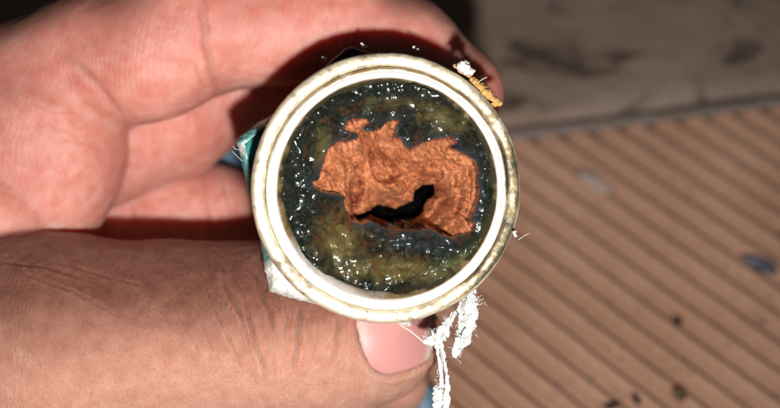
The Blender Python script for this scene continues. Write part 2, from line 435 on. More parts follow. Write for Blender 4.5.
RUST = [(346,122),(353,119.8),(361,119),(366,120),(367.5,123.5),(362,127),(360,130.6),(366,131),(373,131.5),(380,129.4),(386,122),(391,120),(396,122),
 (395,130),(394,137),(403,141),(408,148),(412,151),(417,146.5),(422,142.4),(435,139),(449,138.5),(451,142),(445,145),(446,148.5),(457,153),
 (467,159),(470,170.6),(471.6,184),(471,198),(467,208),(463,217.8),(468,222),(466,227),(456,232),(448,235),(440,233),(433,229.5),(425,226),
 (415,229.5),(405,229.5),(395,230.5),(386,228.5),(374,222.5),(361.7,225.5),(353,221.5),(348,211),(345,203),(348,199),(339,194),(325,191),(314,186.5),
 (311,181.5),(317,178.5),(322.6,165),(328.8,147),(337,143.5),(351,141.5),(358.5,137.5),(358,133.5),(350,132),(343,130)]
HOLE = [(359,218.5),(367,216),(374.6,212.5),(382.5,208),(392,209),(402.9,212),(410,208),(417.8,202),(418.5,192),(425.6,186.4),(435.5,184.4),
 (437.4,189.5),(435.5,196),(428.5,204),(426,213.9),(417.8,221.5),(406,225),(394,225.6),(384.4,222),(374.6,218),(366,220.5),(360,221.5)]

def hex_r(th, R, rot):
    a = (th - rot + np.pi/6) % (np.pi/3) - np.pi/6            # corner at a=0
    return R * math.cos(math.pi/6) / np.cos(np.pi/6 - np.abs(a))

def build_fitting():
    base = 0.0
    t = thing('pipe_fitting', 'round metal pipe fitting with hexagonal nut, clogged with black sludge and orange rust', 'pipe fitting', VM @ PM)
    def rimfn(T, R, Z):
        n = fbm(np.cos(T)*R*2.2, np.sin(T)*R*2.2, Z*2, 4, 21)
        n2 = fbm(np.cos(T)*R*14, np.sin(T)*R*14, Z*9, 3, 22)
        return R + 0.013*n + 0.003*n2 - 0.012*np.clip(fbm(np.cos(T)*R*8, np.sin(T)*R*8, Z*5, 2, 23) - 0.35, 0, 1), Z + 0.018*n + 0.006*n2
    def patch(v, dark_at):
        T = np.arctan2(v[:, 1], v[:, 0]); R = np.hypot(v[:, 0], v[:, 1])
        lines = 0.34*np.clip(vnoise(R*60, T*0.8, 0, 25), 0, 1)
        n = lines + 0.6*fbm(np.cos(T)*2.6, np.sin(T)*2.6, R*16, 4, 24, 0.6) + 0.5*fbm(np.cos(T)*9, np.sin(T)*9, R*9, 4, 26, 0.6)
        m = sum(a_*np.exp(-(((np.degrees(T)-c+180) % 360 - 180)/w_)**2) for c, w_, a_ in dark_at)
        m = m*(1 - 0.9*sstep(1.640, 1.662, R))
        return {'patch': np.clip(m + n*1.1*(0.16 + m), 0, 1)}  # gold wear patches together with painted reflections and duller tone away from glare
    prof = [(1.30,-0.95),(1.60,-0.95),(1.655,-0.90),(1.668,-0.82),(1.672,-0.5),(1.678,-0.16),(1.680,-0.10),(1.676,-0.06),(1.665,-0.032),(1.648,-0.016),(1.625,-0.009),
            (1.60,-0.008),(1.575,-0.010),(1.55,-0.014),(1.53,-0.020),(1.518,-0.028),(1.511,-0.036),(1.505,-0.05),(1.503,-0.16)]
    v, f = lathe(prof, 720, rimfn)
    obj('outer_rim', mesh('outer_rim', v, f, mat_metal('worn_pale_brass', (0.76, 0.66, 0.48), (0.19, 0.14, 0.065), (0.50, 0.66), (0.34, 0.60), 0.5, 0.45),
        attrs=patch(v, [(-36, 24, 0.72), (6, 20, 0.78), (38, 18, 0.35), (120, 60, 0.27), (175, 25, 0.2), (-75, 22, 0.3)])), t,
        'worn pale brass outer rim with dull gold patches')
    prof = [(1.500,-0.16),(1.499,-0.04),(1.494,-0.024),(1.485,-0.010),(1.470,0.0),(1.458,0.004),(1.452,-0.010),(1.446,-0.010),(1.440,0.007),(1.42,0.010),(1.40,0.012),(1.385,0.008),(1.372,-0.002),(1.360,-0.016),
            (1.335,-0.05),(1.305,-0.10),(1.29,-0.16),(1.285,-0.3),(1.282,-0.7),(1.28,-1.4),(1.27,-2.6),(1.2,-3.8)]
    v, f = lathe(prof, 720, rimfn)
    pa = patch(v, [(90, 60, 0.15), (0, 30, 0.2)]); rr_ = np.hypot(v[:, 0], v[:, 1])
    pa['patch'] = np.clip(pa['patch'] + 0.50*sstep(1.445, 1.470, rr_)*np.clip(v[:, 1]*0.6 + 0.45, 0, 1) + 1.15*sstep(1.380, 1.355, rr_)*(0.35 + 0.65*(1 - np.exp(-(((np.degrees(np.arctan2(v[:, 1], v[:, 0])) + 120 + 180) % 360 - 180)/45)**2)))*(0.85 + 0.45*fbm(v[:, 0]*7, v[:, 1]*7, 0, 4, 27)), 0, 1)  # outer band greyed towards the top as painted shading; chamfer browner
    obj('inner_ring', mesh('inner_ring', v, f, mat_metal('bright_ring_metal', (0.95, 0.92, 0.85), (0.36, 0.25, 0.11), (0.60, 0.76), (0.28, 0.5), 0.3, 0.35), attrs=pa), t,
        'brighter inner metal ring around the sludge')
    # hexagonal nut below the rim
    rot = math.radians(161 + 2)
    RH = 1.895; n = 384
    prof = [(0.70,-0.92),(0.80,-0.89),(0.90,-0.88),(0.955,-0.885),(0.985,-0.91),(0.997,-0.97),(1.0,-1.03),(1.0,-1.2),(1.0,-1.62),(0.985,-1.72),(0.94,-1.78),(0.70,-1.78)]
    th = np.linspace(0, 2*np.pi, n, endpoint=False)
    T = np.repeat(th[:, None], len(prof), 1); K = np.array([p[0] for p in prof])[None]; Z = np.array([p[1] for p in prof])[None] + T*0
    H = hex_r(T, RH, rot)
    r0 = 0.72*RH; soft = np.where(K > 0.9, K, K)
    R = np.minimum(H * soft, 0.985*RH*soft + 0*H)
    nz = fbm(np.cos(T)*R*4, np.sin(T)*R*4, Z*4, 4, 31)
    R = R + 0.02*nz; Z = Z + 0.02*nz
    v = np.stack([R*np.cos(T), R*np.sin(T), Z], -1).reshape(-1, 3)
    deg = np.degrees(T) % 360
    blue = sstep(150, 162, deg) * (1 - sstep(205, 222, deg)) + 0*Z
    obj('hex_nut', mesh('hex_nut', v, grid_faces(n, len(prof), True), mat_hex(), attrs={'blue': (blue + 0.35*fbm(v[:,0].reshape(R.shape)*5, v[:,1].reshape(R.shape)*5, Z*5, 3, 32)*(blue>0)).ravel()}), t)
    # pipe body behind the nut with screw thread
    zz = np.linspace(-1.75, -4.2, 200); rr = 1.33 + 0.045*np.sin(zz*2*np.pi/0.21)
    prof = [(1.2, -1.75)] + list(zip(rr, zz)) + [(1.3, -4.3), (1.1, -4.35), (0.0, -4.35)]
    v, f = lathe(prof, 96)
    obj('threaded_pipe', mesh('threaded_pipe', v, f, mat_plain('dull_pipe', (0.10, 0.09, 0.07), 0.5, (0.05, 0.045, 0.04), 6, 0.3, 0.6)), t)
    # crust of thread tape and paste round the side of the nut
    a0, a1 = math.radians(146), math.radians(300); nu, nv = 700, 40
    A = np.linspace(a0, a1, nu); q = np.linspace(0, 1, nv)
    A, Q = np.meshgrid(A, q, indexing='ij'); D = np.degrees(A)
    H = hex_r(A, RH, rot)
    fade = sstep(146, 153, D) * (1 - sstep(280, 300, D))
    thick = (0.02 + 0.03*(1 - sstep(206, 216, D)) + 0.05*0.6*np.exp(-((D-163)/5)**2) + 0.06*sstep(205, 220, D)*(1-sstep(225,262,D)) + 0.03*sstep(250,265,D)) * fade
    n1 = fbm(np.cos(A)*9, np.sin(A)*9, Q*2.2, 5, 41, 0.6)
    inner = np.where(D < 208, H*0.965, 1.60)
    inner = 1.60 + (H*0.975-1.60)*(1-sstep(203, 214, D))*sstep(150, 156, D)
    ang = Q*np.pi*0.9
    outr = H + thick*(1 + 0.7*n1)
    Rr = inner + (outr-inner)*np.clip(np.sin(np.minimum(ang, np.pi/2)), 0, 1)
    front = -0.80 + 0.50*sstep(203, 216, D)*(1-sstep(262,285,D))
    Z = front - 0.9*Q**1.6 - 0.25*(1-fade) + 0.06*n1
    Rr = Rr + 0.012*fbm(np.cos(A)*40, np.sin(A)*40, Q*8, 3, 43)
    bl = np.clip(1.25*(1-sstep(206, 216, D)) * (0.45 + 0.9*sstep(0.0, 0.6, 0.5*(1-sstep(150, 176, D)) * 0 + sstep(166, 176, D)) + 0.9*n1), 0, 1)
    pts = np.stack([Rr*np.cos(A), Rr*np.sin(A), Z], -1).reshape(-1, 3)
    obj('tape_crust', mesh('tape_crust', pts, grid_faces(nu, nv), mat_crust(), attrs={'blue': bl.ravel(), 'orange': np.zeros(nu*nv)}), t,
        'crumbly white tape residue with teal patches on the side of the nut')
    # brown-orange fibres and white bits at the upper right of the rim
    def fib(name, pts, r, attr, lab):
        vs, fs = [], []
        for (px, py, z, rad, sd) in pts:
            v, f = lump(rad, sd, 1.0, 0.8, 0.8, 0.9, 20)
            c = PR.T @ (V(px, py, z) - PC); fs.append(f + sum(len(a) for a in vs)); vs.append(v + c)
        v = np.concatenate(vs); f = np.concatenate(fs)
        obj(name, mesh(name, v, f, crust_m, attrs={'blue': v[:, 0]*0, 'orange': v[:, 0]*0 + attr}), t, lab)
    crust_m = mat_crust(); rnd = random.Random(3)
    def along(a, b, n, r, zz=-0.25):
        return [(a[0]+(b[0]-a[0])*i/(n-1)+rnd.uniform(-1.2,1.2), a[1]+(b[1]-a[1])*i/(n-1)+rnd.uniform(-1.2,1.2), zz+rnd.uniform(-.05,.05), r*rnd.uniform(.5,1.2), rnd.randint(1,90)) for i in range(n)]
    fib('orange_fibre', along((474, 80), (498, 104), 26, 0.045), 0, 1.0, 'orange-brown fibrous residue stuck to the upper right of the rim')
    fib('orange_fibre', along((457, 66), (469, 75), 14, 0.038), 0, 0.9, 'small gold-brown residue beside the white tape bit')
    fib('tape_bit', along((461, 66), (471, 72), 12, 0.05, -0.15) + along((465, 62), (468, 66), 5, 0.045, -0.12), 0, 0.0, 'small crumbly white tape bit on the upper rim')
    fib('tape_bit', along((323, 57), (326, 59), 5, 0.022, -0.5), 0, 0.0, None)
    fib('tape_bit', along((361, 44), (365, 47), 5, 0.025, -0.5), 0, 0.0, None)
    fib('tape_bit', along((415, 48), (419, 50), 4, 0.018, -0.5), 0, 0.0, None)
    fib('tape_bit', along((514, 231), (516, 237), 7, 0.018, -0.10), 0, 0.0, None)
    # stray hairs
    def hair(p, z, r=0.006):
        v, f = tube([PR.T @ (V(x, y, z) - PC) for x, y in p], r)
        obj('stray_fibre', mesh('stray_fibre', v, f, crust_m, attrs={'blue': v[:, 0]*0, 'orange': v[:, 0]*0}), t)
    hair([(518, 240), (524, 236), (530, 233)], -0.2, 0.003); hair([(242, 161), (237, 156), (232, 151)], -0.6, 0.003); hair([(478, 82), (483, 79), (487, 77)], -0.2, 0.004)
    hair([(240, 150), (235, 149), (233, 146)], -0.6, 0.003)
    build_deposits(t)
    return t

def build_deposits(t):
    n = 460; Rm = 1.345
    g = np.linspace(-Rm, Rm, n); X, Y = np.meshgrid(g, g, indexing='ij')
    r = np.hypot(X, Y); th = np.arctan2(Y, X)
    zr = -0.60
    rust = [fit_xy(a, b, zr) for a, b in RUST]; hole = [fit_xy(a, b, -0.95) for a, b in HOLE]
    jit = 0.016*fbm(X*16, Y*16, 0, 3, 51)
    sd = poly_sd(rust, X, Y) + jit
    hd = poly_sd(hole, X, Y) + 0.010*fbm(X*22, Y*22, 0, 3, 52) - 0.012
    def pxl(px, py, z=zr): return fit_xy(px, py, z)
    def gauss(px, py, s, sy=None, a=0.0):
        c = pxl(px, py); dx, dy = X-c[0], Y-c[1]
        if a: dx, dy = dx*math.cos(a)+dy*math.sin(a), -dx*math.sin(a)+dy*math.cos(a)
        return np.exp(-(dx/s)**2 - (dy/(sy or s))**2)
    # ---- sludge
    wx = X + 0.08*fbm(X*3, Y*3, 1, 3, 60); wy = Y + 0.08*fbm(X*3, Y*3, 5, 3, 61)
    big = fbm(wx*2.6, wy*2.6, 0, 2, 62, 0.5)
    lumps = fbm(wx*5.0, wy*5.0, 0, 2, 63, 0.4)*1.6
    zbase = -0.06 - 0.95*(1 - sstep(0.2, 1.40, r)**0.85)
    rough_ = 0.5 + 0.5*np.tanh(3*vnoise(X*2.2, Y*2.2, 0, 65))
    zs = zbase + 0.19*big + 0.10*lumps + 0.010*vnoise(wx*9, wy*9, 0, 64)*(0.2 + rough_)
    zs += 0.09*gauss(345, 235, 0.22) + 0.08*gauss(398, 258, 0.35, 0.14, 0.1) - 0.16*gauss(400, 246, 0.35, 0.035, 0.15) - 0.12*gauss(300, 190, 0.1, 0.25)
    zs += 0.05*gauss(330, 160, 0.07, 0.22) - 0.08*gauss(480, 180, 0.07, 0.45)
    lip = np.exp(-(np.abs(sd)/0.07)**2); zs += 0.03*lip*(sd > 0)
    zs -= 0.9*sstep(0.012, -0.04, sd); zs = np.where(sd < -0.04, -1.7, zs)
    zs -= 0.35*sstep(1.305, 1.345, r + 0.018*fbm(X*6, Y*6, 0, 4, 58))
    # bubbles and droplets, in clusters
    rb = np.random.RandomState(11); cl = []
    for cx, cy, sx_, sy_, cnt in [(445,105,26,14,95),(415,95,20,8,30),(300,190,10,28,42),(300,225,10,14,22),(350,100,30,8,28),(330,262,26,8,34),(385,290,48,6,70),(345,285,20,8,26),
                                  (440,262,26,10,34),(482,200,5,20,16),(325,200,12,10,18),(385,232,34,5,18),(345,240,22,14,16),(380,95,24,7,16),(400,255,40,12,20),(455,130,14,8,22),(488,170,4,20,10),(315,140,14,18,18)]:
        cl += [(cx + rb.randn()*sx_, cy + rb.randn()*sy_, (0.024 + 0.060*rb.rand()**1.8)*(1.25 if rb.rand() < 0.15 else 1)) for _ in range(int(cnt*0.95))]
    for _ in range(130):
        a_, q_ = rb.uniform(0, 2*math.pi), rb.uniform(0.70, 1.26)
        c_ = PR @ np.array([q_*math.cos(a_), q_*math.sin(a_), -0.3]) + PC; u_, v_ = to_px(c_[None])
        cl.append((u_[0], v_[0], 0.022 + 0.050*rb.rand()**2))
    step = g[1]-g[0]
    for cx, cy, a_ in cl:
        c = pxl(cx, cy, -0.3)
        if math.hypot(*c) > 1.29: continue
        i0, j0 = int((c[0]+Rm)/step), int((c[1]+Rm)/step); w_ = int(a_/step)+2
        if i0-w_ < 0 or j0-w_ < 0 or i0+w_ >= n or j0+w_ >= n or sd[i0, j0] < 0.01: continue
        sl = (slice(i0-w_, i0+w_+1), slice(j0-w_, j0+w_+1))
        dd = ((X[sl]-c[0])**2 + (Y[sl]-c[1])**2)/a_**2; el = 1 + 0.0*dd
        Rc = rb.uniform(0.09, 0.24); hh = min(a_*a_/(2*Rc), 0.42*a_)
        zs[sl] = np.maximum(zs[sl], zs[sl]*0.35 + 0.65*zs[sl].mean() + np.where(dd < 1.3, hh*(1-dd), -9))
    olive = 0.85*gauss(338, 235, 0.32, 0.32) + 0.85*gauss(395, 266, 0.60, 0.16) + 0.18 + 0.75*gauss(322, 150, 0.13, 0.28) + 0.6*gauss(435, 118, 0.36, 0.15, -0.4) + 0.35*gauss(380,105,0.3,0.1)
    algae = 1.0*gauss(452, 270, 0.50, 0.14, math.radians(40))*sstep(0.8, 1.05, r) + 0.4*gauss(478, 240, 0.1, 0.25)
    film = np.exp(-(np.maximum(sd, 0)/0.06)**2) * (0.35 + 0.5*(vnoise(X*5, Y*5, 0, 67) > -0.1)) + 0.5*gauss(410, 244, 0.35, 0.07)
    idx = np.arange(n*n).reshape(n, n)
    def build(name, Z, keep, m, attrs, lab):
        q = keep[:-1, :-1] & keep[1:, :-1] & keep[1:, 1:] & keep[:-1, 1:]
        f = np.stack([idx[:-1, :-1][q], idx[1:, :-1][q], idx[1:, 1:][q], idx[:-1, 1:][q]], 1)
        used = np.unique(f); rm = np.zeros(n*n, int); rm[used] = np.arange(len(used))
        P = np.stack([X, Y, Z], -1).reshape(-1, 3)[used]
        obj(name, mesh(name, P, rm[f], m, attrs={k: a.ravel()[used] for k, a in attrs.items()}), t, lab)
    build('sludge', zs, (r < Rm) & (sd > -0.06), mat_sludge(), {'olive': olive, 'algae': algae, 'film': np.clip(film, 0, 1)},
          'glossy wet black and olive sludge lining the mouth')
    mat_void = mat_plain('backing_black', (0.003, 0.003, 0.003), 1.0, (0.001, 0.001, 0.001), 5); mat_void.node_tree.nodes['Principled BSDF'].inputs['Specular IOR Level'].default_value = 0.0
    v, f = lathe([(0.0, -1.75), (0.5, -1.72), (1.0, -1.68), (1.30, -1.6)], 64, lambda T, R, Z: (R, Z + 0.1*fbm(np.cos(T)*R*3, np.sin(T)*R*3, 0, 3, 59)))
    obj('dark_backing', mesh('dark_backing', v, f, mat_void), t)  # matte black disk added behind the hole to keep it dark
    # ---- rust
    hc = pxl(405, 212); dx, dy = X-hc[0], Y-hc[1]; rh = np.hypot(dx, dy); ah = np.arctan2(dy, dx)
    wa = ah + 0.35*fbm(X*3, Y*3, 3, 3, 71)
    folds = 1 - np.abs(fbm(wa*2.6, rh*1.3, 0, 4, 72))*2.4
    flow = 1 - np.abs(fbm((X*0.8+Y*0.6)*7 + 0.8*fbm(X*3, Y*3, 0, 3, 73), (Y*0.8-X*0.6)*1.8, 0, 4, 74))*2.2
    zz = zbase - 0.07 + 0.055*folds*sstep(0.05, 0.4, rh) + 0.075*flow + 0.04*fbm(X*7, Y*7, 0, 5, 75, 0.6)*(0.5 + sstep(-0.2, 0.5, vnoise(X*2.5, Y*2.5, 0, 80))) + 0.018*fbm(X*30, Y*30, 0, 3, 76, 0.6)
    zz -= 0.46*np.exp(-np.maximum(hd, 0)/0.20)
    zz -= 0.30*np.exp(-rh/0.28) - 0.05*fbm(X*13, Y*13, 0, 4, 91, 0.6)*np.exp(-np.maximum(hd, 0)/0.25)
    zz += 0.40*gauss(398, 189, 0.17, 0.12) + 0.12*gauss(345, 160, 0.22) - 0.34*gauss(358, 198, 0.07, 0.22, 0.1) - 0.12*gauss(372, 158, 0.05, 0.22, -0.5) + 0.10*gauss(440, 150, 0.16)
    zz -= 0.14*gauss(440, 215, 0.06, 0.16, -0.6) - 0.12*gauss(455, 205, 0.08, 0.2, -0.5)
    dark = np.zeros_like(X)
    for pts, w_, dp in [([(363,134),(374,148),(388,160),(402,170)],.028,.05), ([(358,168),(363,180),(364,192),(359,208)],.05,.09), ([(372,150),(374,165),(383,180)],.025,.05),
                        ([(440,186),(447,200),(441,214),(430,224)],.025,.06), ([(452,176),(458,195),(450,214),(438,228)],.022,.06), ([(462,166),(466,188),(460,210)],.018,.04),
                        ([(385,182),(397,176),(412,174),(426,178),(440,177)],.028,.06), ([(398,158),(418,164),(446,160)],.02,.035), ([(335,150),(345,168),(348,190)],.02,.03),
                        ([(378,135),(380,150),(392,170)],.018,.035), ([(325,172),(340,178),(352,190)],.018,.03), ([(392,190),(402,196),(412,192)],.02,.04), ([(430,150),(440,160),(452,165)],.018,.03)]:
        q = np.array([fit_xy(a, b, -0.65) for a, b in pts]); best = np.full(X.shape, 9.)
        wxx = X + 0.075*fbm(X*5, Y*5, 0, 4, 78); wyy = Y + 0.075*fbm(X*5, Y*5, 4, 4, 79)
        for a, b in zip(q[:-1], q[1:]):
            e = b-a; tt = np.clip(((wxx-a[0])*e[0] + (wyy-a[1])*e[1])/(e@e), 0, 1)
            best = np.minimum(best, np.hypot(wxx-a[0]-tt*e[0], wyy-a[1]-tt*e[1]))
        zz -= dp*np.exp(-(best/w_)**2) - 0.5*dp*np.exp(-((best-2*w_)/w_)**2)
        dark = np.maximum(dark, min(1, dp*11)*np.exp(-(best/(w_*1.0))**2))
    zz -= 0.06*np.exp(-(np.maximum(-sd, 0)/0.03))
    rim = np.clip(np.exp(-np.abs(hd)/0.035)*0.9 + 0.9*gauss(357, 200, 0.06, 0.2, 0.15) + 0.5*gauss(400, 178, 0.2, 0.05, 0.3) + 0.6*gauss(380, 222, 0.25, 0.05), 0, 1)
    rim = np.maximum(np.maximum(rim, dark), 0.62*np.exp(-np.maximum(hd, 0)/0.10)); rim = rim*np.clip(0.55 + 1.6*fbm(X*13, Y*13, 0, 4, 77), 0, 1) + 0.8*np.exp(-np.maximum(-sd, 0)/0.010)  # shading round the hole and along folds goes into the rust colour
    inner = hd < 0
    zz = np.where(inner, zz - 0.10*sstep(0.0, -0.02, hd), zz)
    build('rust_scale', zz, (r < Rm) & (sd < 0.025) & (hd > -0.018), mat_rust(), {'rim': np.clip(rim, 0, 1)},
          'wrinkled orange rust scale with a ragged black hole')

# ------------------------------------------------------------------ shreds of white thread tape
def ribbon(pts, nu=90, nv=14, seed=1, crumple=0.05, ragged=0.3):
    """pts: (px, py, z, width_px). returns verts, faces"""
    P = np.array([V(a, b, z) for a, b, z, w_ in pts]); W = np.array([0.86*w_/81.0 for *_, w_ in pts])
    s = np.linspace(0, len(pts)-1, nu); k = np.minimum(s.astype(int), len(pts)-2); f = (s-k)[:, None]
    c = P[k]*(1-f) + P[k+1]*f; ww = W[k]*(1-f[:, 0]) + W[k+1]*f[:, 0]
    c = (np.vstack([c[:1], c[:-1]]) + c + np.vstack([c[1:], c[-1:]]))/3
    tg = np.gradient(c, axis=0); tg /= np.linalg.norm(tg, axis=1)[:, None]
    nr = np.cross(tg, [0, 0, 1]); nr /= np.linalg.norm(nr, axis=1)[:, None]; bn = np.cross(nr, tg)
    q = np.linspace(-1, 1, nv); S, Q = np.meshgrid(s, q, indexing='ij')
    e = 1 + ragged*vnoise(S*5, np.sign(Q)*3, 0, seed) + ragged*0.30*vnoise(S*12, np.sign(Q)*5, 0, seed+1)
    lat = Q*e*ww[:, None]/2
    dep = crumple*(fbm(S*1.6, Q*1.2, 0, 3, seed+2, 0.5)*1.4 + 0.5*fbm(S*1.2, Q*6, 0, 3, seed+5, 0.6)) + 0.25*ww[:, None]*np.sin(Q*3+S*1.5)*0.6
    v = c[:, None, :] + nr[:, None, :]*lat[..., None] + bn[:, None, :]*dep[..., None]
    return v.reshape(-1, 3), grid_faces(nu, nv)

def build_tape():
    m = mat_tape()
    def shred(name, lab, ribs, fil, base):
        t = thing(name, lab, 'thread tape', VM @ Matrix.Translation(Vector(base)))
        for i, (nm, pts, sd, cr, rg, nu, nv) in enumerate(ribs):
            v, f = ribbon(pts, nu, nv, sd, cr, rg)
            o = obj(nm, mesh(nm, v - np.array(base), f, m), t)
            so = o.modifiers.new('thickness', 'SOLIDIFY'); so.thickness = 0.012
        vs, fs, k = [], [], 0
        for nm, pts, r in fil:
            v, f = tube([V(*p) - np.array(base) for p in pts], r); vs.append(v); fs.append(f + k); k += len(v)
        o = obj('loose_fibres', mesh('loose_fibres', np.concatenate(vs), np.concatenate(fs), m), t); o['kind'] = 'stuff'
    rnd = random.Random(5)
    def fuzz(outline, n, z, L=(2.5, 7), wd=3):
        out = []
        for _ in range(n):
            i = rnd.randrange(len(outline)-1); k = rnd.random()
            x = outline[i][0]*(1-k)+outline[i+1][0]*k + rnd.gauss(0, wd); y = outline[i][1]*(1-k)+outline[i+1][1]*k + rnd.gauss(0, wd)
            a = rnd.uniform(0, 6.28); l = rnd.uniform(*L); b_ = a + rnd.uniform(-1.3, 1.3)
            out.append(('f', [(x, y, z), (x+math.cos(a)*l*.4, y+math.sin(a)*l*.4, z+rnd.uniform(-.03,.04)), (x+math.cos(a)*l*.4+math.cos(b_)*l*.35, y+math.sin(a)*l*.4+math.sin(b_)*l*.35, z+rnd.uniform(-.03,.04)),
                         (x+math.cos(a)*l*.4+math.cos(b_)*l*.6, y+math.sin(a)*l*.4+math.sin(b_)*l*.6, z+.02)], rnd.uniform(.002, .004)))
        return out
    b = V(465, 296, -0.5)
    shred('tape_shred', 'broad ragged white tape shred hanging beneath the fitting, right of the twisted one',
          [('tape_strip', [(473,288,-.5,10),(468,305,-.45,24),(466,322,-.4,22),(464,338,-.35,17),(457,350,-.3,11),(455,358,-.3,6)], 3, .06, .32, 160, 24),
           ('tape_strip', [(470,292,-.4,8),(472,310,-.35,14),(469,328,-.3,12),(463,342,-.25,6)], 9, .05, .4, 120, 16)],
          fuzz([(474,296),(469,315),(465,335),(456,357)], 130, -.36, (3, 7), 4), b)
    b = V(450, 305, -0.4)
    shred('tape_shred', 'long twisted white tape shred hanging past the thumb tip to the bottom edge',
          [('tape_strip', [(456,312,-.5,5),(449,322,-.42,8),(443,332,-.4,14),(436,338,-.4,17),(430,341,-.4,11),(424,341,-.4,4)], 13, .05, .45, 130, 18),
           ('tape_strip', [(438,336,-.4,10),(437,348,-.38,4),(439,362,-.36,3),(441,376,-.34,4),(442,388,-.32,6)], 17, .03, .5, 120, 8),
           ('tape_strip', [(441,340,-.38,5),(444,358,-.36,3),(447,374,-.3,3),(447,390,-.28,6),(446,410,-.25,9),(446,425,-.25,8)], 19, .03, .5, 120, 8),
           ('tape_strip', [(435,386,-.34,4),(438,393,-.32,12),(440,402,-.3,15),(441,415,-.3,14),(440,428,-.3,6)], 23, .06, .5, 130, 16)],
          [('stray_fibre', [(400,325,-.3),(410,331,-.32),(420,339,-.36),(425,343,-.38)], .008),
           ('stray_fibre', [(452,312,-.45),(447,325,-.42),(442,340,-.4)], .008),
           ('stray_fibre', [(440,345,-.4),(443,370,-.36),(440,390,-.32)], .006)]
          + fuzz([(425,341),(437,335),(450,320)], 70, -.38, (2.5, 5.5), 3) + fuzz([(438,388),(440,410)], 60, -.32, (2.5, 6), 3.5) + fuzz([(438,345),(442,370),(442,388)], 25, -.36, (3, 7), 1.5), b)

# ------------------------------------------------------------------ blue lever behind the fitting
def build_lever():
    a, b = V(196, 118, -5.3), V(436, 425, -4.9)
    t = thing('blue_lever', 'blurred blue-grey strip behind the fitting, seen between the fingers and below the thumb', 'lever', VM @ Matrix.Translation(Vector(a)))
    d = b - a; L = np.linalg.norm(d); d /= L; nrm = np.cross(d, [0, 0, 1]); nrm /= np.linalg.norm(nrm)
    s = np.linspace(0, L, 60); prof = [(-.32,-.06),(-.36,0),(-.32,.05),(0,.09),(.32,.05),(.36,0),(.32,-.06),(0,-.08)]
    v = np.array([[(d*si + nrm*x*(1 - .5*(abs(si/L-.5)*2)**10) + np.array([0, 0, z])) for x, z in prof] for si in s]).reshape(-1, 3)
    nf = grid_faces(60, 8); i = np.arange(59); cl = np.stack([i*8+7, (i+1)*8+7, (i+1)*8, i*8], 1)
    f = [tuple(int(y) for y in x) for x in np.concatenate([nf, cl])] + [tuple(range(8)), tuple(59*8+k for k in range(8))[::-1]]
    obj('lever_arm', mesh('lever_arm', v, f, mat_plain('blue_grey_paint', (0.10, 0.22, 0.30), 0.5, (0.05, 0.10, 0.15), 3)), t)

# ------------------------------------------------------------------ the hand
def smin(a, b, k):
    h = np.maximum(k - np.abs(a - b), 0) / k
    return np.minimum(a, b) - h*h*k*0.25

def rcone(P, a, b, r1, r2):
    a = np.asarray(a, np.float32); ba = np.asarray(b, np.float32) - a; l2 = float(ba @ ba)
    pa = P - a
    t = np.clip((pa @ ba)/l2, 0, 1)
    d = np.sqrt(((pa - t[:, None]*ba)**2).sum(1))
    return d - (r1 + (r2-r1)*t)

def ell(P, c, R, ang=0.0):
    q = P - np.asarray(c, np.float32)
    if ang:
        ca, sa = math.cos(ang), math.sin(ang)
        q = np.stack([q[:, 0]*ca + q[:, 1]*sa, -q[:, 0]*sa + q[:, 1]*ca, q[:, 2]], 1)
    R = np.asarray(R, np.float32)
    k0 = np.sqrt(((q/R)**2).sum(1)); k1 = np.sqrt(((q/R**2)**2).sum(1)) + 1e-6
    return k0*(k0-1)/k1

def chain(P, pts, k=0.25):
    d = None
    for (a, ra), (b, rb) in zip(pts[:-1], pts[1:]):
        e = rcone(P, a, b, ra, rb); d = e if d is None else smin(d, e, k)
    return d

